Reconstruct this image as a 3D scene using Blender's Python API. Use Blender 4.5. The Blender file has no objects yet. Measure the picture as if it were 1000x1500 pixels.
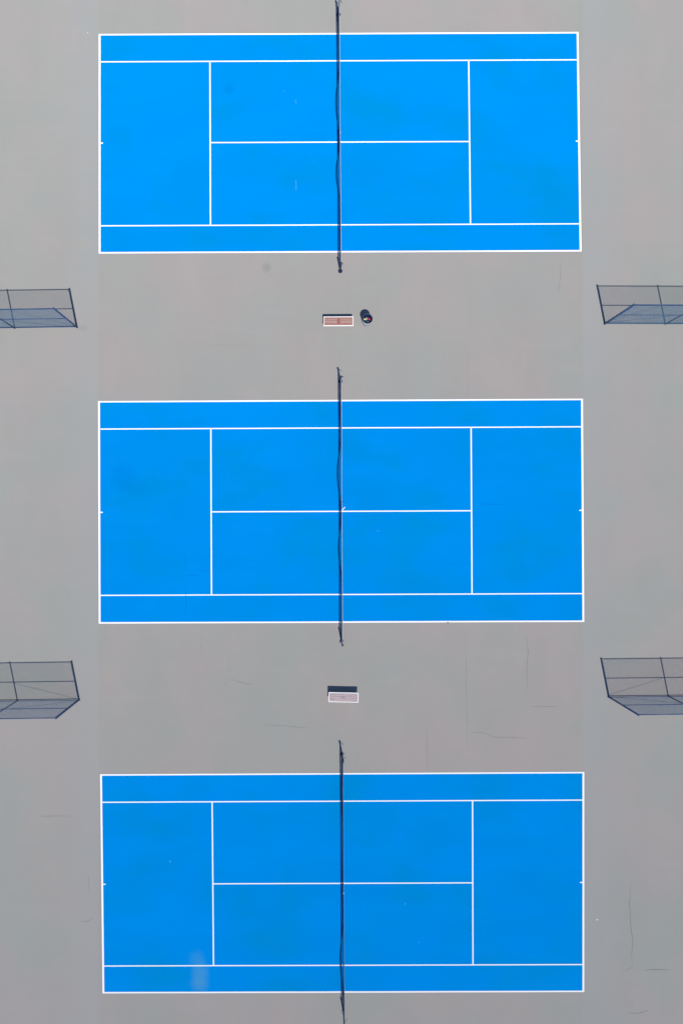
import bpy, bmesh, math, random
from mathutils import Vector, Matrix

scene = bpy.context.scene
C = scene.collection
R = math.radians

# ------------------------------------------------------------------ camera
CAM_H = 33.5                       # drone height, metres
F = 993.0                          # focal length in photo pixels (1500 px tall)
PX, PY = 455.0, 755.0              # nadir pixel
cam_d = bpy.data.cameras.new('camera')
cam = bpy.data.objects.new('camera', cam_d)
C.objects.link(cam)
cam.location = (0, 0, CAM_H)
cam.rotation_euler = (0, 0, 0)     # looks straight down, north up
cam_d.sensor_fit = 'VERTICAL'
cam_d.sensor_height = 24.0
cam_d.sensor_width = 24.0
cam_d.lens = 24.0 * F / 1500.0
cam_d.shift_x = (500 - PX) / 1500.0
cam_d.shift_y = (PY - 750) / 1500.0
cam_d.clip_start = 0.1
cam_d.clip_end = 2000
scene.camera = cam

# ------------------------------------------------------------------ light
SUN = Vector((0.371, -1.89, 3.05)).normalized()
elev = math.asin(SUN.z)
azim = math.atan2(SUN.x, SUN.y)
w = bpy.data.worlds.new('World')
scene.world = w
w.use_nodes = True
wn = w.node_tree
bg = wn.nodes['Background']
sky = wn.nodes.new('ShaderNodeTexSky')
sky.sky_type = 'NISHITA'
sky.sun_disc = False
sky.sun_elevation = elev
sky.sun_rotation = azim
sky.altitude = 100
sky.ozone_density = 9.0
sky.dust_density = 0.0
wn.links.new(sky.outputs[0], bg.inputs[0])
bg.inputs[1].default_value = 0.115
sd = bpy.data.lights.new('sun', 'SUN')
sd.energy = 5.0
sd.angle = R(0.53)
sd.color = (1.0, 0.95, 0.87)
so = bpy.data.objects.new('sun', sd)
C.objects.link(so)
so.rotation_euler = SUN.to_track_quat('Z', 'Y').to_euler()
so.location = SUN * 80

vs = scene.view_settings
vs.view_transform = 'Standard'
vs.look = 'None'
vs.gamma = 1.0
vs.use_curve_mapping = False
vs.exposure = 0.0


# ------------------------------------------------------------------ helpers
def P(px, py, z=0.0):
    """the point at height z that the photo shows at pixel px, py (used for the ground plan only)"""
    k = (CAM_H - z) / F
    return Vector(((px - PX) * k, -(py - PY) * k, z))


def link(name, me, mat=None, parent=None, **props):
    o = bpy.data.objects.new(name, me)
    C.objects.link(o)
    if mat is not None and me is not None and not me.materials:
        me.materials.append(mat)
    if parent is not None:
        o.parent = parent
    for k, v in props.items():
        o[k] = v
    return o


def from_bm(name, bm, smooth=False):
    bmesh.ops.recalc_face_normals(bm, faces=bm.faces)
    me = bpy.data.meshes.new(name)
    bm.to_mesh(me)
    bm.free()
    if smooth:
        for p in me.polygons:
            p.use_smooth = True
    return me


def empty(name, loc, rz=0.0, **props):
    o = bpy.data.objects.new(name, None)
    o.empty_display_size = 0.2
    C.objects.link(o)
    o.location = loc
    o.rotation_euler = (0, 0, rz)
    for k, v in props.items():
        o[k] = v
    return o


def add_box(bm, c, s, rz=0.0, bevel=0.0):
    m = Matrix.Translation(c) @ Matrix.Rotation(rz, 4, 'Z') @ Matrix.Diagonal((s[0], s[1], s[2], 1))
    r = bmesh.ops.create_cube(bm, size=1.0, matrix=m)
    if bevel > 0:
        es = list({e for v in r['verts'] for e in v.link_edges})
        bmesh.ops.bevel(bm, geom=es, offset=bevel, segments=2, affect='EDGES', profile=0.6)


def add_tube(bm, pts, r, n=8, caps=True, radii=None):
    pts = [Vector(p) for p in pts]
    rings = []
    for i, p in enumerate(pts):
        a = pts[max(0, i - 1)]
        b = pts[min(len(pts) - 1, i + 1)]
        t = (b - a).normalized()
        up = Vector((0, 0, 1)) if abs(t.z) < 0.95 else Vector((1, 0, 0))
        u = t.cross(up).normalized()
        v = t.cross(u)
        rr = radii[i] if radii else r
        rings.append([bm.verts.new(p + (u * math.cos(2 * math.pi * k / n) + v * math.sin(2 * math.pi * k / n)) * rr)
                      for k in range(n)])
    for a, b in zip(rings, rings[1:]):
        for k in range(n):
            bm.faces.new((a[k], a[(k + 1) % n], b[(k + 1) % n], b[k]))
    if caps:
        bm.faces.new(rings[0])
        bm.faces.new(rings[-1])


def add_lathe(bm, prof, n=32, cx=0.0, cy=0.0):
    rings = []
    for r, z in prof:
        if r < 1e-5:
            rings.append([bm.verts.new((cx, cy, z))])
        else:
            rings.append([bm.verts.new((cx + r * math.cos(2 * math.pi * k / n), cy + r * math.sin(2 * math.pi * k / n), z))
                          for k in range(n)])
    for a, b in zip(rings, rings[1:]):
        for k in range(n):
            q = (k + 1) % n
            if len(a) == 1 and len(b) == 1:
                continue
            if len(a) == 1:
                bm.faces.new((a[0], b[q], b[k]))
            elif len(b) == 1:
                bm.faces.new((a[k], a[q], b[0]))
            else:
                bm.faces.new((a[k], a[q], b[q], b[k]))


# ------------------------------------------------------------------ materials
class NT:
    def __init__(self, name, rough=0.9, spec=0.2, diffr=1.0):
        self.m = bpy.data.materials.new(name)
        self.m.use_nodes = True
        self.t = self.m.node_tree
        self.b = self.t.nodes['Principled BSDF']
        self.b.inputs['Roughness'].default_value = rough
        self.b.inputs['Specular IOR Level'].default_value = spec
        if 'Diffuse Roughness' in self.b.inputs:
            self.b.inputs['Diffuse Roughness'].default_value = diffr
        g = self.t.nodes.new('ShaderNodeNewGeometry')
        self.pos = g.outputs['Position']

    def n(self, kind, **kw):
        o = self.t.nodes.new(kind)
        for k, v in kw.items():
            setattr(o, k, v)
        return o

    def math(self, op, a, b=None, clamp=False):
        o = self.n('ShaderNodeMath', operation=op, use_clamp=clamp)
        for i, v in enumerate((a, b)):
            if v is None:
                continue
            if isinstance(v, (int, float)):
                o.inputs[i].default_value = v
            else:
                self.t.links.new(v, o.inputs[i])
        return o.outputs[0]

    def noise(self, scale, detail=4.0, rough=0.55, stretch=(1, 1, 1), off=(0, 0, 0)):
        mp = self.n('ShaderNodeMapping')
        mp.inputs['Scale'].default_value = stretch
        mp.inputs['Location'].default_value = off
        self.t.links.new(self.pos, mp.inputs[0])
        o = self.n('ShaderNodeTexNoise')
        o.inputs['Scale'].default_value = scale
        o.inputs['Detail'].default_value = detail
        o.inputs['Roughness'].default_value = rough
        self.t.links.new(mp.outputs[0], o.inputs['Vector'])
        return o.outputs['Fac']

    def remap(self, v, a, b, c, d):
        o = self.n('ShaderNodeMapRange', clamp=True, interpolation_type='SMOOTHSTEP')
        for i, x in enumerate((a, b, c, d)):
            o.inputs[i + 1].default_value = x
        self.t.links.new(v, o.inputs[0])
        return o.outputs[0]

    def mix(self, f, a, b, blend='MIX'):
        o = self.n('ShaderNodeMix', data_type='RGBA', blend_type=blend)
        if isinstance(f, (int, float)):
            o.inputs['Factor'].default_value = f
        else:
            self.t.links.new(f, o.inputs['Factor'])
        for k, v in (('A', a), ('B', b)):
            s = [i for i in o.inputs if i.name == k and i.type == 'RGBA'][0]
            if isinstance(v, tuple):
                s.default_value = (*v, 1)
            else:
                self.t.links.new(v, s)
        return [x for x in o.outputs if x.type == 'RGBA'][0]

    def color(self, c):
        if isinstance(c, tuple):
            self.b.inputs['Base Color'].default_value = (*c, 1)
        else:
            self.t.links.new(c, self.b.inputs['Base Color'])

    def bump(self, h, strength=0.2, dist=0.01):
        o = self.n('ShaderNodeBump')
        o.inputs['Strength'].default_value = strength
        o.inputs['Distance'].default_value = dist
        self.t.links.new(h, o.inputs['Height'])
        self.t.links.new(o.outputs[0], self.b.inputs['Normal'])

    def sep(self):
        o = self.n('ShaderNodeSeparateXYZ')
        self.t.links.new(self.pos, o.inputs[0])
        return o.outputs

    def blob(self, px, py, rx, ry, warp=0.35, soft=0.6, seed=0, z=0.0):
        """soft irregular stain or painted shadow at a place on the ground, radii in metres"""
        c = P(px, py, z)
        s = self.sep()
        dx = self.math('DIVIDE', self.math('SUBTRACT', s[0], c.x), rx)
        dy = self.math('DIVIDE', self.math('SUBTRACT', s[1], c.y), ry)
        d = self.math('SQRT', self.math('ADD', self.math('MULTIPLY', dx, dx), self.math('MULTIPLY', dy, dy)))
        nz = self.noise(1.6 / max(rx, 0.2), 3, off=(seed * 3.1, seed * 1.7, 0))
        d = self.math('ADD', d, self.math('MULTIPLY', self.math('SUBTRACT', nz, 0.5), warp * 3))
        return self.remap(d, 1.0 - soft, 1.0 + soft * 0.5, 1.0, 0.0)


def simple(name, col, rough=0.6, spec=0.3, var=0.12, scale=9.0, metal=0.0, diffr=0.3):
    k = NT(name, rough, spec, diffr)
    nz = k.noise(scale, 4)
    lo = tuple(c * (1 - var) for c in col)
    hi = tuple(min(1, c * (1 + var)) for c in col)
    k.color(k.mix(k.remap(nz, 0.3, 0.7, 0, 1), lo, hi))
    k.b.inputs['Metallic'].default_value = metal
    return k.m


GROUND = (0.314, 0.307, 0.291)


def ground_mat(name, tint, edge_band):
    k = NT(name, 0.95, 0.05, 0.55)
    g = tuple(a * b for a, b in zip(GROUND, tint))
    n1 = k.noise(0.22, 3, 0.5)
    n2 = k.noise(0.33, 3, 0.5, off=(31, 12, 0))
    c = k.mix(k.remap(n1, 0.35, 0.65, 0, 1), tuple(a * b for a, b in zip(g, (0.945, 0.998, 0.985))),
              tuple(a * b for a, b in zip(g, (1.045, 0.99, 1.0))))
    c = k.mix(k.remap(n2, 0.3, 0.7, 0, 1), c, k.mix(1.0, c, (1.0, 1.0, 1.0), 'MULTIPLY'))
    # weathering: broad soft patches and brushed, slightly square-edged squeegee passes
    n3 = k.noise(0.6, 5, 0.6, stretch=(1.0, 0.35, 1), off=(5, 9, 0))
    c = k.mix(k.remap(n3, 0.35, 0.7, 0.0, 0.30), c, tuple(a * 0.91 for a in g))
    n3b = k.noise(1.1, 4, 0.6, stretch=(0.3, 1.3, 1), off=(15, 2, 0))
    c = k.mix(k.remap(n3b, 0.5, 0.75, 0.0, 0.22), c, tuple(a * b * 1.07 for a, b in zip(g, (1.0, 1.0, 1.02))))
    # grit
    n4 = k.noise(60.0, 2, 0.7)
    c = k.mix(k.remap(n4, 0.3, 0.7, 0.0, 0.14), c, tuple(a * 0.72 for a in g))
    if edge_band:   # bluish camera halo put into the ground colour beside the painted courts
        s = k.sep()
        ax = k.math('ABSOLUTE', k.math('SUBTRACT', s[0], P(498.5, 0).x))
        band = k.remap(ax, (352 + 2) / 29.64, (352 + 75) / 29.64, 0.6, 0.0)
        c = k.mix(band, c, tuple(a * b for a, b in zip(g, (0.955, 1.0, 1.035))))
    # stains
    for (px, py, rx, ry, a, col, sd_) in STAINS_GROUND:
        f = k.math('MULTIPLY', k.blob(px, py, rx, ry, 0.18, 0.6, sd_), a)
        c = k.mix(f, c, tuple(a2 * b for a2, b in zip(g, col)))
    k.color(c)
    k.bump(k.noise(45, 3, 0.7), 0.12, 0.004)
    return k.m


STAINS_GROUND = [
    (390.5, 392, 0.22, 0.27, 0.55, (0.72, 0.73, 0.74), 1),
    (400, 403, 0.35, 0.10, 0.20, (0.85, 0.86, 0.86), 2),
    (112, 26, 0.22, 0.22, 0.30, (0.93, 0.97, 1.08), 3),
    (122, 481, 0.26, 0.18, 0.5, (0.84, 0.84, 0.82), 4),
    (119, 357, 0.5, 0.4, 0.25, (1.05, 1.0, 0.93), 5),
    (160, 986, 0.6, 0.6, 0.25, (1.06, 1.02, 0.96), 6),
    (840, 1120, 0.6, 0.4, 0.25, (1.08, 1.02, 0.98), 7),
    (828, 1018, 0.3, 0.3, 0.2, (1.06, 1.03, 0.96), 8),
]
COURT = (0.0, 0.224, 0.605)


def court_mat():
    k = NT('blue court acrylic', 0.95, 0.0, 0.6)
    n1 = k.noise(0.28, 3, 0.5)
    c = k.mix(k.remap(n1, 0.42, 0.72, 0, 1), COURT, (0.0, 0.222, 0.52))
    n2 = k.noise(0.5, 4, 0.6, stretch=(0.4, 1.2, 1), off=(8, 3, 0))
    c = k.mix(k.remap(n2, 0.35, 0.7, 0, 0.5), c, (0.0, 0.243, 0.67))
    n3 = k.noise(40, 2, 0.7)
    c = k.mix(k.remap(n3, 0.3, 0.7, 0, 0.12), c, (0.0, 0.16, 0.5))
    for (px, py, rx, ry, a, col, sd_) in STAINS_AND_SHADOW_COURT:
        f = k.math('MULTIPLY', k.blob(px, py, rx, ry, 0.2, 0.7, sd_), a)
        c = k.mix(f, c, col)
    k.color(c)
    k.bump(k.noise(45, 3, 0.7), 0.10, 0.004)
    return k.m


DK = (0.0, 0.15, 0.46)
GN = (0.0, 0.21, 0.54)
PALE = (0.085, 0.29, 0.47)
STAINS_AND_SHADOW_COURT = [
    (335, 131, 0.28, 0.28, 0.28, DK, 1), (540, 245, 1.0, 1.0, 0.55, GN, 2),  # first blob is the drone's cast shadow, painted into the court colour
    (282, 262, 1.0, 1.3, 0.45, GN, 3), (180, 698, 0.70, 0.70, 0.28, DK, 4), (205, 717, 0.9, 0.45, 0.16, DK, 13),
    (522, 662, 0.8, 0.7, 0.55, GN, 5), (550, 728, 1.3, 1.2, 0.50, GN, 6), (828, 352, 1.3, 0.8, 0.45, GN, 7),
    (640, 870, 1.8, 1.0, 0.40, GN, 8), (835, 880, 0.9, 1.1, 0.40, GN, 9),
    (293, 1430, 0.42, 0.80, 0.48, PALE, 10), (291, 1442, 0.50, 0.30, 0.20, PALE, 19), (288, 1405, 0.40, 0.45, 0.22, PALE, 11), (170, 345, 1.3, 0.9, 0.30, GN, 12),
    (292, 616, 0.35, 0.3, 0.4, GN, 14), (628, 1218, 1.3, 1.3, 0.35, GN, 15), (560, 1200, 1.0, 1.0, 0.35, GN, 16),
    (285, 1155, 0.9, 0.6, 0.4, GN, 17), (255, 1222, 1.3, 0.7, 0.3, GN, 18),
]

M_GROUND = ground_mat('grey hard court surround', (1.0, 1.0, 1.0), True)
M_APRON = ground_mat('grey hard court apron', (1.0, 0.985, 0.985), False)
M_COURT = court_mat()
kk = NT('white line paint', 0.8, 0.2, 1.0)
kk.color(kk.mix(kk.remap(kk.noise(7, 5, 0.7), 0.5, 0.8, 0, 0.35), (0.82, 0.82, 0.82), (0.62, 0.66, 0.72)))
M_LINE = kk.m
M_CRACK = simple('hairline crack filler', (0.242, 0.238, 0.226), 0.95, 0.1, 0.08, 3.0, diffr=1)
M_FAINT = simple('weathered hairline crack', (0.282, 0.276, 0.262), 0.95, 0.1, 0.08, 3.0, diffr=1)
M_BCRACK = simple('blue court hairline', (0.0, 0.155, 0.50), 0.95, 0.1, 0.1, 3.0, diffr=1)
M_SCUFF = simple('pale scuffed paint', (0.05, 0.31, 0.66), 0.9, 0.1, 0.1, 3.0)
M_FENCE = simple('navy blue coated steel', (0.020, 0.060, 0.165), 0.45, 0.4, 0.2, 6.0)
M_MESH = simple('blue vinyl coated wire', (0.05, 0.135, 0.225), 0.6, 0.3, 0.1, 6.0)
M_NET = simple('black net twine', (0.004, 0.022, 0.095), 0.8, 0.15, 0.2, 12.0)
M_POST = simple('dark blue net post paint', (0.012, 0.028, 0.085), 0.45, 0.4, 0.25, 12.0)
M_BAND = simple('white net tape', (0.55, 0.57, 0.60), 0.8, 0.2, 0.12, 5.0)
M_BANDG = simple('weathered grey net tape', (0.16, 0.20, 0.25), 0.8, 0.2, 0.2, 5.0)
M_STEEL = simple('galvanised steel', (0.42, 0.43, 0.45), 0.45, 0.5, 0.15, 20.0, metal=0.7)
M_WFRAME = simple('white bench paint', (0.80, 0.80, 0.78), 0.5, 0.35, 0.04, 20.0)
M_LEG = simple('grey bench leg steel', (0.25, 0.25, 0.26), 0.5, 0.35, 0.1, 20.0)
M_RED = simple('faded red brown bench board', (0.29, 0.115, 0.10), 0.8, 0.2, 0.18, 14.0)
M_TAN = simple('bare light wood bar', (0.47, 0.37, 0.32), 0.8, 0.2, 0.18, 25.0)
kk = NT('pale pink bench plank', 0.8, 0.2, 0.3)
c_ = kk.mix(kk.remap(kk.noise(5, 4, 0.6, stretch=(0.5, 6, 1)), 0.35, 0.65, 0, 1), (0.35, 0.285, 0.30), (0.44, 0.355, 0.365))
c_ = kk.mix(kk.math('MULTIPLY', kk.blob(502.5, 1021.2, 0.12, 0.07, 0.1, 0.7, 3, .36), 0.6), c_, (0.22, 0.19, 0.20))
kk.color(c_)
M_PINK = kk.m
M_BAG = simple('dark blue bin bag', (0.006, 0.012, 0.055), 0.45, 0.3, 0.4, 18.0)
M_BIN = simple('grey bin enamel', (0.30, 0.30, 0.34), 0.5, 0.4, 0.15, 12.0)
M_RIM = simple('dark grey bin rim', (0.10, 0.11, 0.14), 0.4, 0.5, 0.2, 12.0)
M_LITW = simple('crumpled white paper', (0.72, 0.72, 0.70), 0.8, 0.2, 0.06, 40.0)
M_LITY = simple('yellow drink can paint', (0.42, 0.36, 0.03), 0.35, 0.5, 0.15, 40.0)
M_LITR = simple('pink red can paint', (0.70, 0.05, 0.13), 0.3, 0.5, 0.15, 40.0)
M_LITD = simple('dark red wrapper', (0.09, 0.01, 0.03), 0.4, 0.5, 0.3, 40.0)
M_LITB = simple('teal bottle plastic', (0.01, 0.10, 0.19), 0.3, 0.5, 0.2, 40.0)


# ------------------------------------------------------------------ ground sheets
def sheet(name, quad, mat, parent=None, **props):
    me = bpy.data.meshes.new(name)
    me.from_pydata([tuple(q) for q in quad], [], [tuple(range(len(quad)))])
    me.update()
    if me.polygons[0].normal.z < 0:
        me.flip_normals()
    return link(name, me, mat, parent, **props)


G = 350.0
ground = sheet('ground', [(-G, -G, 0), (G, -G, 0), (G, G, 0), (-G, G, 0)], M_GROUND, kind='structure',
               label='pale grey hard court surround running round and past the three blue courts', category='ground')
apron = sheet('court_apron', [P(144, -900) + Vector((0, 0, .004)), P(853, -900) + Vector((0, 0, .004)),
                              P(853, 2400) + Vector((0, 0, .004)), P(146, 2400) + Vector((0, 0, .004))], M_APRON,
              kind='structure', label='slightly warmer grey strip in which the three blue courts lie one above another',
              category='paving')


def ribbon(name, pts, width, z, mat, parent, seed=0, taper=True, jit=0.5):
    rnd = random.Random(seed * 7 + 3)
    pw = [P(*p) for p in pts]
    line = []
    for a, b in zip(pw, pw[1:]):
        n = max(1, int((b - a).length / 0.22))
        for i in range(n):
            line.append(a.lerp(b, i / n))
    line.append(pw[-1])
    out = []
    for i, p in enumerate(line):
        q = p.copy()
        if 0 < i < len(line) - 1:
            q += Vector((rnd.uniform(-1, 1), rnd.uniform(-1, 1), 0)) * 0.022 * jit
        out.append(q)
    vsx, fs = [], []
    for i, p in enumerate(out):
        t = (out[min(i + 1, len(out) - 1)] - out[max(i - 1, 0)]).normalized()
        nrm = Vector((-t.y, t.x, 0))
        k = 1.0
        if taper:
            u = i / max(1, len(out) - 1)
            k = min(1.0, 0.15 + 3.0 * min(u, 1 - u)) * rnd.uniform(0.6, 1.15)
        vsx += [tuple(p + nrm * width * k / 2 + Vector((0, 0, z))), tuple(p - nrm * width * k / 2 + Vector((0, 0, z)))]
    for i in range(len(out) - 1):
        fs.append((2 * i, 2 * i + 1, 2 * i + 3, 2 * i + 2))
    me = bpy.data.meshes.new(name)
    me.from_pydata(vsx, [], fs)
    me.update()
    if me.polygons[0].normal.z < 0:
        me.flip_normals()
    return link(name, me, mat, parent)


APRON_CRACKS = [
    [(820, 384), (820.5, 400), (819, 418), (817.5, 432)],
    [(684.5, 515), (684.8, 583)],
    [(303, 506), (350, 506.5), (368, 505)],
    [(294, 928), (295.5, 965)],
    [(336, 962), (336, 990)],
    [(336, 994), (350, 999), (370, 1003)],
    [(335, 996), (328, 1006), (322, 1020)],
    [(385, 1062), (410, 1063), (450, 1066)],
    [(681, 928), (682, 980), (683.5, 1050), (684, 1100)],
    [(770, 927), (773, 955), (771, 975), (772, 1012)],
    [(772, 1081), (725, 1080), (706, 1073), (688, 1073)],
    [(625, 1062), (625, 1130)],
    [(775, 1034.5), (815, 1035)],
    [(402, 404), (414, 413)],
]
GROUND_CRACKS = [
    [(923, 1292), (921, 1325), (923, 1352), (926, 1380), (924.5, 1400), (926, 1415)],
    [(926, 1416), (914, 1423)],
    [(943, 1421.5), (958, 1420), (980, 1420.5)],
    [(920, 1484.5), (935, 1484), (950, 1480)],
    [(990, 1201.5), (1003, 1201.5)],
    [(60, 1195.5), (106, 1195.5)],
    [(118, 1349.5), (129, 1349.5), (137, 1345)],
    [(129.5, 1280), (131.5, 1312)],
]
for i, c in enumerate(APRON_CRACKS):
    ribbon('crack', c, 0.024, 0.008, M_CRACK if i in (9, 0, 5) else M_FAINT, apron, i)
for i, c in enumerate(GROUND_CRACKS):
    ribbon('crack', c, 0.026, 0.004, M_CRACK if i in (0, 2) else M_FAINT, ground, i + 40)


# ------------------------------------------------------------------ courts
def lerp(a, b, t):
    return a + (b - a) * t


class Court:
    """corner pixels of the outer edges: TL, TR, BR, BL"""

    def __init__(self, tl, tr, br, bl, single_t, single_b, serv_l, serv_r, cen, label):
        self.q = [P(*tl), P(*tr), P(*br), P(*bl)]
        self.W = ((tl, tr), (bl, br))
        z1, z2 = 0.008, 0.012
        self.root = sheet('tennis_court', [p + Vector((0, 0, z1)) for p in self.q], M_COURT, kind='structure',
                          label=label, category='tennis court', group='blue tennis courts side by side')
        self.z2 = z2
        # u along (left 0 .. right 1), v down (top 0 .. bottom 1) from measured pixel fractions
        L, Rr = 0.0, 1.0
        bw = 0.0039            # baseline width in u
        sw = 0.0051            # sideline width in v
        self.line('baseline', 0, bw, 0, 1)
        self.line('baseline', 1 - bw, 1, 0, 1)
        self.line('sideline', bw, 1 - bw, 0, sw + .0015)
        self.line('sideline', bw, 1 - bw, 1 - sw - .0015, 1)
        vt, vb = single_t, single_b
        self.line('singles_sideline', bw, 1 - bw, vt - sw / 2, vt + sw / 2)
        self.line('singles_sideline', bw, 1 - bw, vb - sw / 2, vb + sw / 2)
        us = 0.0026
        self.line('service_line', serv_l - us / 2, serv_l + us / 2, vt + sw / 2, vb - sw / 2)
        self.line('service_line', serv_r - us / 2, serv_r + us / 2, vt + sw / 2, vb - sw / 2)
        self.line('centre_service_line', serv_l + us / 2, serv_r - us / 2, cen - sw / 2, cen + sw / 2)
        self.line('centre_mark', bw, bw + 0.0050, cen - sw / 2, cen + sw / 2)
        self.line('centre_mark', 1 - bw - 0.0050, 1 - bw, cen - sw / 2, cen + sw / 2)

    def at(self, u, v, z=0.0):
        a = lerp(self.q[0], self.q[1], u)
        b = lerp(self.q[3], self.q[2], u)
        p = lerp(a, b, v)
        p.z = z
        return p

    def line(self, name, u0, u1, v0, v1):
        n = 24 if (u1 - u0) > 0.2 or (v1 - v0) > 0.2 else 1
        rnd = random.Random(int(u0 * 1000 + v0 * 7000 + self.q[0].y * 10))
        horiz = (u1 - u0) > (v1 - v0)
        vv, ff = [], []
        for i in range(n + 1):
            t = i / n
            j = rnd.uniform(-.0015, .0015) if 0 < i < n else 0
            if horiz:
                a, b = self.at(lerp(u0, u1, t), v0, self.z2), self.at(lerp(u0, u1, t), v1, self.z2)
                a.y += j
                b.y += j
            else:
                a, b = self.at(u0, lerp(v0, v1, t), self.z2), self.at(u1, lerp(v0, v1, t), self.z2)
                a.x += j
                b.x += j
            vv += [tuple(a), tuple(b)]
        for i in range(n):
            ff.append((2 * i, 2 * i + 1, 2 * i + 3, 2 * i + 2))
        me = bpy.data.meshes.new(name)
        me.from_pydata(vv, [], ff)
        me.update()
        if me.polygons[0].normal.z < 0:
            me.flip_normals()
        link(name, me, M_LINE, self.root)


courts = [
    Court((145, 50), (846.5, 47), (851, 368.5), (145, 371.5), .127, .874, .2317, .7705, .497,
          'top blue tennis court, its upper sideline close to the top edge of the photo'),
    Court((144, 587.5), (853, 584), (855, 911), (145, 913.5), .126, .873, .2325, .769, .500,
          'middle blue tennis court, between the red brown bench and the pale pink bench'),
    Court((147, 1134), (855, 1130.5), (855, 1453), (150.5, 1455), .128, .875, .2310, .7690, .502,
          'bottom blue tennis court, with a pale faded patch near its lower left'),
]
for pts, ci in (([(271, 813), (272, 831)], 1), ([(272, 843), (280, 843.5), (290, 842)], 1), ([(296, 837), (308, 837.5)], 1),
                ([(705, 738), (720, 739), (736, 739)], 1), ([(181, 1321), (193, 1321.5)], 2), ([(272, 850), (272, 905)], 1),
                ([(360, 832), (371, 832)], 1)):
    ribbon('crack', pts, 0.02, 0.012, M_BCRACK, courts[ci].root, int(pts[0][0]))
for pts, wd, ci in (([(433, 146), (433.3, 152)], .025, 0), ([(433.3, 264), (433.6, 279)], .030, 0), ([(416.2, 133), (416.6, 134.5)], .03, 0),
                    ([(248.5, 1260.5), (250.5, 1263)], .04, 2), ([(592.3, 1323.3), (593.3, 1324.5)], .05, 2),
                    ([(613.4, 1379.5), (614, 1380.5)], .03, 2), ([(552, 777.5), (554.5, 777.5)], .03, 1)):
    ribbon('scuff_mark', pts, wd, 0.012, M_SCUFF, courts[ci].root, int(pts[0][0]), taper=False)
ribbon('scuff_mark', [(872, 1347.3), (876, 1347.3)], .025, 0.004, M_LINE, ground, 3, taper=False)
ribbon('scuff_mark', [(128.6, 47.6), (129.3, 48.4)], .03, 0.004, M_LINE, ground, 4, taper=False)
ribbon('stain', [(654.5, 911.6), (656.5, 911.9)], .05, 0.016, simple('dark rust spot', (.12, .04, .03), .9), courts[1].root, 5, taper=False)


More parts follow.
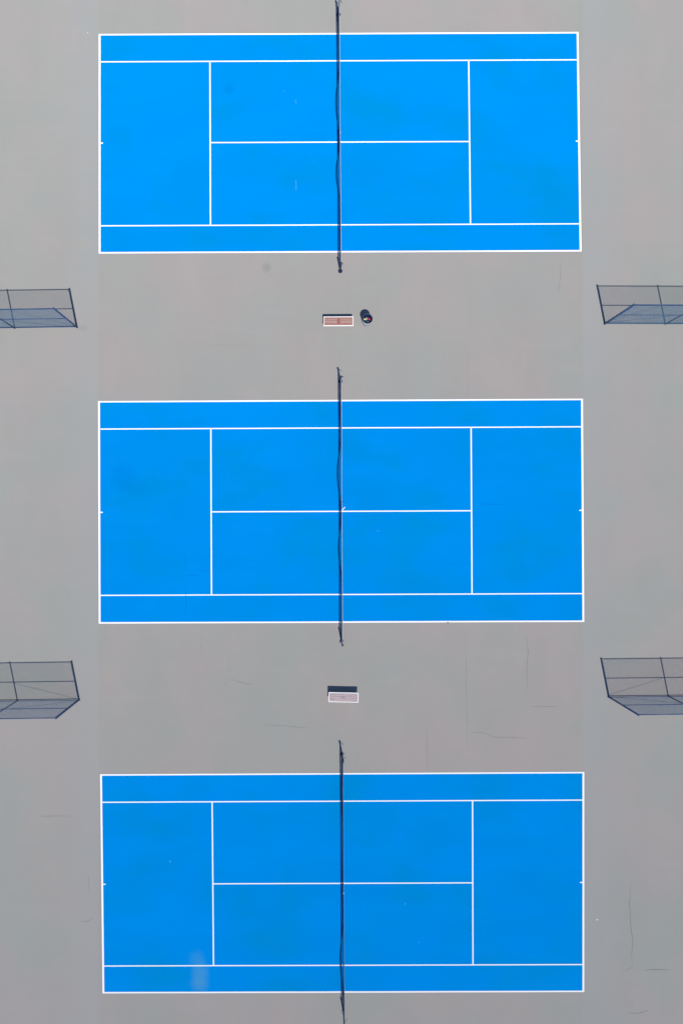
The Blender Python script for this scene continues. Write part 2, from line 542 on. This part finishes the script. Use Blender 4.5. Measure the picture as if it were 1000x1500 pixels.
# ------------------------------------------------------------------ nets
def build_net(court, bulges, label, tail=False, seed=1):
    v_post = 27.1 / (court.q[0] - court.q[3]).length / 29.64    # 0.914 m outside the sideline
    top = court.at(0.5, -v_post)
    bot = court.at(0.5, 1 + v_post)
    mid = (top + bot) / 2
    L = (top - bot).length
    ang = math.atan2((top - bot).y, (top - bot).x) - math.pi / 2
    # local frame: +y north along the net, x across
    root = empty('tennis_net', (mid.x, mid.y, 0), ang, label=label, category='tennis net',
                 group='nets across the three courts')
    H = 1.07
    rnd = random.Random(seed)
    for s in (1, -1):
        y = s * L / 2
        bm = bmesh.new()
        add_tube(bm, [(0, y, 0.012), (0, y, H - .02)], 0.040, 12)
        post = link('post', from_bm('net_post', bm, True), M_POST, root)
        bm = bmesh.new()
        add_lathe(bm, [(0, H - .02), (.046, H - .02), (.050, H), (.044, H + .022), (.02, H + .034), (0, H + .036)], 14, 0, y)
        link('post_cap', from_bm('post_cap', bm, True), M_POST, post)
        bm = bmesh.new()
        add_lathe(bm, [(0, .004), (.11, .004), (.11, .014), (.06, .02), (0, .02)], 16, 0, y)
        link('ground_sleeve', from_bm('ground_sleeve', bm, False), M_POST, post)
        if s == 1 or seed != 2:
            bm = bmesh.new()
            add_box(bm, (-.0, y + .075, .80), (.07, .06, .16), 0, .008)
            add_tube(bm, [(.035, y + .085, .80), (.10, y + .085, .80), (.10, y + .10, .66), (.16, y + .10, .66)], .010, 6)
            link('crank', from_bm('crank', bm), M_POST, root)
    # net surface
    ys = L / 2 - .05

    def bul(y):
        b = 0.0
        for (py, amt, wd) in bulges:       # py: pixel height on the photo where the hem is blown out the most
            yy = -(py - PY) * CAM_H / F - mid.y
            t = abs(y - yy) / wd
            if t < 1:
                b += amt * (0.5 + 0.5 * math.cos(math.pi * t))
        return -b

    def top_z(y):
        t = abs(y) / ys
        return .914 + (H - .03 - .914) * (t ** 1.3)

    waves = [(rnd.uniform(.8, 2.2), rnd.uniform(0, 6.28), rnd.uniform(.004, .012)) for _ in range(4)]

    def pt(y, v):      # v 0 at the tape, 1 at the hem
        zt = top_z(y)
        zb = .035
        z = lerp(zt, zb, v)
        x = bul(y) * (v ** 2.2) + sum(a * math.sin(f * y + p) for f, p, a in waves) * (v + .15)
        return Vector((x, y, z))

    bm = bmesh.new()
    step = .045
    n = int(2 * ys / step)
    for i in range(n + 1):
        y = -ys + i * 2 * ys / n
        add_tube(bm, [pt(y, v) for v in (.03, .3, .55, .75, .9, 1.0)]  , .0022, 3, caps=False)
    for k in range(1, 21):
        v = .04 + .96 * k / 21
        add_tube(bm, [pt(-ys + 2 * ys * j / 80, v) for j in range(81)]  , .0022, 3, caps=False)
    link('net_mesh', from_bm('net_mesh', bm), M_NET, root, kind='stuff')
    # white tape folded over the cable
    bm = bmesh.new()
    rows = []
    for j in range(81):
        y = -ys + 2 * ys * j / 80
        p = pt(y, 0)
        prof = [(-.008, -.055), (-.009, -.01), (-.006, .004), (0, .008), (.006, .004), (.009, -.01), (.008, -.055)]
        rows.append([bm.verts.new((p.x + a, y, p.z + b)) for a, b in prof])
    for a, b in zip(rows, rows[1:]):
        for k in range(6):
            bm.faces.new((a[k], a[k + 1], b[k + 1], b[k]))
    link('headband', from_bm('headband', bm, True), M_BAND if seed != 3 else M_BANDG, root)
    # cable to the posts, hem cord on the ground
    bm = bmesh.new()
    add_tube(bm, [(0, -L / 2, H - .04)] + [(0, pt(-ys + 2 * ys * j / 40, 0).y, top_z(-ys + 2 * ys * j / 40) - .008) for j in range(41)]
             + [(0, L / 2, H - .04)], .0035, 6)
    link('cable', from_bm('cable', bm), M_POST, root)
    bm = bmesh.new()
    add_tube(bm, [pt(-ys + 2 * ys * j / 120, 1.0) for j in range(121)], .013, 6)
    link('hem_cord', from_bm('hem_cord', bm, True), M_NET, root)
    for s in (1, -1):
        bm = bmesh.new()
        pts = [pt(s * ys, v) for v in (0, .25, .5, .75, 1.0)]
        add_tube(bm, pts, .012, 6)
        zt = .06
        for q in range(5):      # ties lacing the end of the net to the post
            z = .12 + q * .2
            add_tube(bm, [(pts[2].x, s * ys, z), (.01, s * (L / 2 - .02), z + .03)], .006, 5)
        # loose rope end hanging off the post
        add_tube(bm, [(-.02, s * (L / 2 - .03), .95), (-.07 + .02 * seed % 3, s * (L / 2 - .16), .6),
                      (-.05, s * (L / 2 - .26), .25), (-.10, s * (L / 2 - .40), .03)], .010, 6)
        link('side_cord', from_bm('side_cord', bm, True), M_NET, root)
    # centre strap
    bm = bmesh.new()
    add_box(bm, (0.014, 0, .46), (.004, .05, .90))
    add_box(bm, (-0.014, 0, .46), (.004, .05, .90))
    add_box(bm, (0, 0, .932), (.034, .05, .006))
    if tail:
        a, b = Vector((.02, .04, .60)), Vector((.17, .20, .50))
        d = (b - a).normalized()
        sdv = Vector((-d.y, d.x, 0)).normalized() * .022
        up = Vector((0, 0, .004))
        vv = [bm.verts.new(p) for p in (a - sdv, a + sdv, b + sdv, b - sdv, a - sdv + up, a + sdv + up, b + sdv + up, b - sdv + up)]
        for f in ((0, 1, 2, 3), (4, 5, 6, 7), (0, 1, 5, 4), (1, 2, 6, 5), (2, 3, 7, 6), (3, 0, 4, 7)):
            bm.faces.new([vv[i] for i in f])
    link('centre_strap', from_bm('centre_strap', bm), M_BAND if not tail else M_WFRAME, root)
    bm = bmesh.new()
    add_lathe(bm, [(0, .012), (.06, .012), (.06, .018), (0, .018)], 12)
    link('floor_anchor', from_bm('floor_anchor', bm), M_STEEL, root)
    return root


build_net(courts[0], [(150, .19, 1.9), (256, .19, 1.5)],
          'dark tennis net across the top court, running out past the top edge of the photo', seed=1)
build_net(courts[1], [(692, .19, 2.0), (803, .14, 1.6)],
          'dark net across the middle court, a short white strap end sticking out at its centre', tail=True, seed=2)
build_net(courts[2], [(1165, .04, 1.5), (1408, .17, 2.1)],
          'dark tennis net across the bottom court, its hem bulging left near the lower sidelines', seed=3)

# ------------------------------------------------------------------ fences
FH = 3.05


def chain_link(wd, ht, pitch=.050, r=.0029):
    bm = bmesh.new()
    d = pitch * math.sqrt(2)

    def bar(a, b, y):
        t = (b - a).normalized()
        nx = Vector((-t.z, 0, t.x)) * r
        ny = Vector((0, r, 0))
        o = Vector((0, y, 0))
        A = [bm.verts.new(a + o + q) for q in (nx, ny, -nx, -ny)]
        B = [bm.verts.new(b + o + q) for q in (nx, ny, -nx, -ny)]
        for k in range(4):
            bm.faces.new((A[k], A[(k + 1) % 4], B[(k + 1) % 4], B[k]))

    n = int((wd + ht) / d) + 1
    for i in range(1, n):
        s = i * d
        # x - z = s - ht  (rising) clipped to the panel
        x0 = max(0, s - ht); z0 = x0 - (s - ht)
        x1 = min(wd, s); z1 = x1 - (s - ht)
        if x1 > x0:
            bar(Vector((x0, 0, z0)), Vector((x1, 0, z1)), .003)
        # x + z = s
        x0 = max(0, s - ht); z0 = s - x0
        x1 = min(wd, s); z1 = s - x1
        if x1 > x0:
            bar(Vector((x0, 0, z0)), Vector((x1, 0, z1)), -.003)
    return from_bm('chain_link', bm)


def build_fence(base_px, second_px, label, npan=3):
    a, b = P(*base_px), P(*second_px)
    d = b - a
    sp = d.length
    root = empty('chain_link_fence', (a.x, a.y, 0), math.atan2(d.y, d.x), label=label, category='fence',
                 group='fence wings between the courts')
    zb, zm, zt = .05, FH * .485, FH - .03
    for i in range(npan + 1):
        bm = bmesh.new()
        r = .040 if i == 0 else .030
        add_tube(bm, [(i * sp, 0, 0), (i * sp, 0, FH)], r, 12)
        post = link('post', from_bm('fence_post', bm, True), M_FENCE, root)
        bm = bmesh.new()
        add_lathe(bm, [(0, FH), (r + .008, FH), (r + .008, FH + .02), (r * .6, FH + .05), (0, FH + .058)], 12, i * sp, 0)
        link('post_cap', from_bm('post_cap', bm, True), M_FENCE, post)
        bm = bmesh.new()
        add_lathe(bm, [(r + .001, .0), (r + .018, .004), (r + .014, .016), (r + .001, .022)], 14, i * sp, 0)
        link('footing', from_bm('footing', bm, True), M_FENCE, post)
    me_rail = {}
    for i in range(npan):
        r0 = .040 if i == 0 else .030
        for z, r, nm in ((zt, .021, 'top_rail'), (zm, .018, 'middle_rail'), (zb + .02, .018, 'bottom_rail')):
            bm = bmesh.new()
            add_tube(bm, [(i * sp + r0, 0, z), ((i + 1) * sp - .030, 0, z)], r, 8)
            link(nm, from_bm(nm, bm, True), M_FENCE, root)
        key = 'm'
        if key not in me_rail:
            me_rail[key] = chain_link(sp - .06, zt - zb)
        p = link('chain_link', me_rail[key], M_MESH, root, kind='stuff')
        p.location = (i * sp + .03, -.024, zb)
    bm = bmesh.new()       # truss rod from the foot of the end post up to the middle rail
    add_tube(bm, [(.04, .03, .10), (sp - .03, .03, zm - .05)], .007, 6)
    link('truss_rod', from_bm('truss_rod', bm), M_FENCE, root)
    bm = bmesh.new()       # tension bar and bands on the end post
    add_box(bm, (.055, -.024, FH / 2), (.02, .006, FH - .2))
    for q in range(8):
        add_lathe(bm, [(.042, .25 + q * .36), (.046, .25 + q * .36), (.046, .28 + q * .36), (.042, .28 + q * .36)], 10)
    link('tension_bar', from_bm('tension_bar', bm), M_FENCE, root)
    return root


build_fence((113.2, 479.3), (22.0, 480.6), 'navy chain link fence wing reaching in from the left edge above the middle court')
build_fence((884.8, 474.3), (973.4, 474.6), 'navy chain link fence wing reaching in from the right edge above the middle court')
build_fence((116.3, 1025.0), (26.0, 1026.3), 'navy chain link fence wing reaching in from the left edge above the bottom court')
build_fence((890.5, 1020.6), (977.8, 1019.6), 'navy chain link fence wing reaching in from the right edge above the bottom court')


# ------------------------------------------------------------------ benches
def bench(px, py, lx, ly, h, rz, kind, label):
    c = P(px, py, h)
    root = empty('bench', (c.x, c.y, 0.004), rz, label=label, category='bench', group='low benches between the courts')
    rim = .031
    ap = .075
    # rim: four lengths butted end to end, each with its apron
    for s in (1, -1):
        bm = bmesh.new()
        add_box(bm, (0, s * (ly / 2 - rim / 2), h - ap / 2), (lx, rim, ap), 0, .006)
        link('side_rail', from_bm('side_rail', bm), M_WFRAME, root)
        bm = bmesh.new()
        add_box(bm, (s * (lx / 2 - rim / 2), 0, h - ap / 2), (rim, ly - 2 * rim - .004, ap - .004), 0, .006)
        link('end_rail', from_bm('end_rail', bm), M_WFRAME, root)
    for sx in (1, -1):
        for sy in (1, -1):
            bm = bmesh.new()
            add_box(bm, (sx * (lx / 2 - .11), sy * (ly / 2 - .10), (h - ap) / 2), (.045, .045, h - ap), 0, .004)
            link('leg', from_bm('leg', bm), M_LEG, root)
        bm = bmesh.new()
        add_box(bm, (sx * (lx / 2 - .11), 0, .10), (.03, ly - .26, .03), 0, .003)
        link('stretcher', from_bm('stretcher', bm), M_WFRAME, root)
    ix, iy = lx - 2 * rim - .008, ly - 2 * rim - .008
    if kind == 'red':
        nb = 3
        bw = iy / nb
        for i in range(nb):
            bm = bmesh.new()
            add_box(bm, (0, -iy / 2 + bw * (i + .5), h - .030), (ix, bw - .010, .022), 0, .003)
            link('plank', from_bm('plank', bm), M_RED, root)
        for y in (-.075, .0, .085):
            for s in (1, -1):
                bm = bmesh.new()
                x0, x1 = .10, ix / 2
                add_box(bm, (s * (x0 + x1) / 2, y + .003, h - .012), ((x1 - x0), (.016 if y else .026), .012), 0, .002)
                link('lengthwise_bar', from_bm('lengthwise_bar', bm), M_TAN, root)
        n = 15
        for i in range(n):
            x = -ix / 2 + ix * (i + .5) / n
            if abs(x) < .02:
                continue
            bm = bmesh.new()
            add_box(bm, (x, 0, h - .014), (.017, iy, .014), 0, .002)
            link('cross_bar', from_bm('cross_bar', bm), M_TAN, root)
    else:
        nb = 5
        bw = iy / nb
        for i in range(nb):
            bm = bmesh.new()
            add_box(bm, (0, -iy / 2 + bw * (i + .5), h - .016 - .002 * (i % 2)), (ix, bw - .008, .022), 0, .003)
            link('plank', from_bm('plank', bm), M_PINK, root)
        bm = bmesh.new()
        add_box(bm, (0, 0, h - .045), (.05, iy, .03))
        link('centre_brace', from_bm('centre_brace', bm), M_WFRAME, root)
    return root


bench(495.6, 470.4, 1.450, .455, .39, R(0.3), 'red',
      'low white framed bench with red brown gridded seat, beside the round litter bin')
bench(502.9, 1021.6, 1.455, .475, .37, R(-1.2), 'pink',
      'low white framed bench with pale pink plank seat, above the bottom court')

# ------------------------------------------------------------------ litter bin
BH = .70
bc = P(538.3, 466.8, BH)
bin_ = empty('litter_bin', (bc.x, bc.y, .004), 0, label='round grey litter bin lined with a dark bag, right of the red brown bench',
             category='litter bin')
bm = bmesh.new()
add_lathe(bm, [(0, 0), (.185, 0), (.195, .02), (.205, .20), (.212, .20), (.212, .22), (.207, .225), (.222, .45), (.229, .452),
               (.229, .47), (.224, .475), (.232, BH - .03), (.226, BH - .03), (.198, .24), (.19, .03), (0, .03)], 40)
link('body', from_bm('bin_body', bm, True), M_BIN, bin_)
bm = bmesh.new()
add_lathe(bm, [(.228, BH - .03), (.242, BH - .03), (.246, BH - .015), (.240, BH), (.228, BH - .002), (.226, BH - .03), (.228, BH - .03)], 40)
link('rim', from_bm('bin_rim', bm, True), M_RIM, bin_)
bm = bmesh.new()
rnd = random.Random(4)
N = 44
prof = [(.221, BH - .06), (.224, BH - .04), (.2255, BH - .02), (.2235, BH - .010), (.220, BH - .020), (.208, BH - .06), (.19, BH - .14),
        (.15, BH - .22), (.08, BH - .24), (0, BH - .235)]
rings = []
for j, (r, z) in enumerate(prof):
    if r == 0:
        rings.append([bm.verts.new((0, 0, z))])
        continue
    ring = []
    for k in range(N):
        a = 2 * math.pi * k / N
        amp = (.0 if j in (1, 2, 3, 4) else .016)
        fold = math.sin(a * 7 + j * .4) * amp + rnd.uniform(-1, 1) * amp * .6
        dz = rnd.uniform(-.03, .03) if j == 0 else rnd.uniform(-1, 1) * amp
        ring.append(bm.verts.new(((r + fold * (0 if j == 0 else 1) * -1 * (1 if j > 4 else 0)) * math.cos(a),
                                  (r + fold * -1 * (1 if j > 4 else 0)) * math.sin(a), z + dz)))
    rings.append(ring)
for a, b in zip(rings, rings[1:]):
    for k in range(N):
        q = (k + 1) % N
        if len(b) == 1:
            bm.faces.new((a[k], a[q], b[0]))
        else:
            bm.faces.new((a[k], a[q], b[q], b[k]))
link('bag', from_bm('bin_bag', bm, True), M_BAG, bin_)


def crumple(r, seed, sx=1, sy=1, sz=1):
    bm = bmesh.new()
    bmesh.ops.create_icosphere(bm, subdivisions=3, radius=r)
    rn = random.Random(seed)
    dirs = [Vector((rn.gauss(0, 1), rn.gauss(0, 1), rn.gauss(0, 1))).normalized() for _ in range(14)]
    for v in bm.verts:
        n = v.co.normalized()
        k = 1.0
        for d in dirs:
            k = min(k, .80 / max(.3, n.dot(d)))
        v.co = Vector((n.x * sx, n.y * sy, n.z * sz)) * r * max(.55, k) * rn.uniform(.94, 1.05)
    return bm


def lying_can(r, L):
    bm = bmesh.new()
    prof = [(0, -L / 2), (r * .75, -L / 2), (r * .8, -L / 2 + .004), (r, -L / 2 + .014), (r, L / 2 - .014), (r * .8, L / 2 - .003),
            (r * .78, L / 2), (r * .70, L / 2 - .004), (0, L / 2 - .004)]
    add_lathe(bm, prof, 18)
    return bm


def bottle(r, L):
    bm = bmesh.new()
    prof = [(0, -L / 2), (r * .8, -L / 2), (r, -L / 2 + .02), (r * .94, -.02), (r, .02), (r, L * .18), (r * .8, L * .28), (r * .4, L * .37),
            (r * .38, L * .46), (r * .48, L * .46), (r * .48, L / 2), (0, L / 2)]
    add_lathe(bm, prof, 18)
    return bm


def litter(name, bm, mat, dx, dy, z, rot, label, cat):
    o = link(name, from_bm(name, bm, True), mat, None, label=label, category=cat)
    o.location = (bc.x + dx, bc.y + dy, z)
    o.rotation_euler = rot
    return o


litter('crumpled_paper', crumple(.078, 1, 1.25, .85, .7), M_LITW, -.085, .035, BH - .145, (0, .2, .3),
       'crumpled white paper in the litter bin, left of the pink red can', 'paper')
litter('drink_can', lying_can(.033, .115), M_LITY, -.080, -.005, BH - .058, (R(90), 0, R(60)),
       'yellow olive drink can lying on the white paper in the litter bin', 'drink can')
litter('soda_can', lying_can(.033, .115), M_LITR, .072, .030, BH - .135, (R(60), R(20), R(15)),
       'pink red drink can in the middle of the litter bin', 'drink can')
litter('snack_wrapper', crumple(.070, 5, 1.1, 1.0, .5), M_LITD, .125, .02, BH - .185, (0, .3, 1),
       'dark red wrapper in the litter bin, right of the pink red can', 'wrapper')
litter('plastic_bottle', bottle(.036, .22), M_LITB, .03, -.10, BH - .165, (R(88), 0, R(75)),
       'dark teal plastic bottle lying in the front of the litter bin', 'bottle')

scene.render.resolution_x = 682
scene.render.resolution_y = 1024
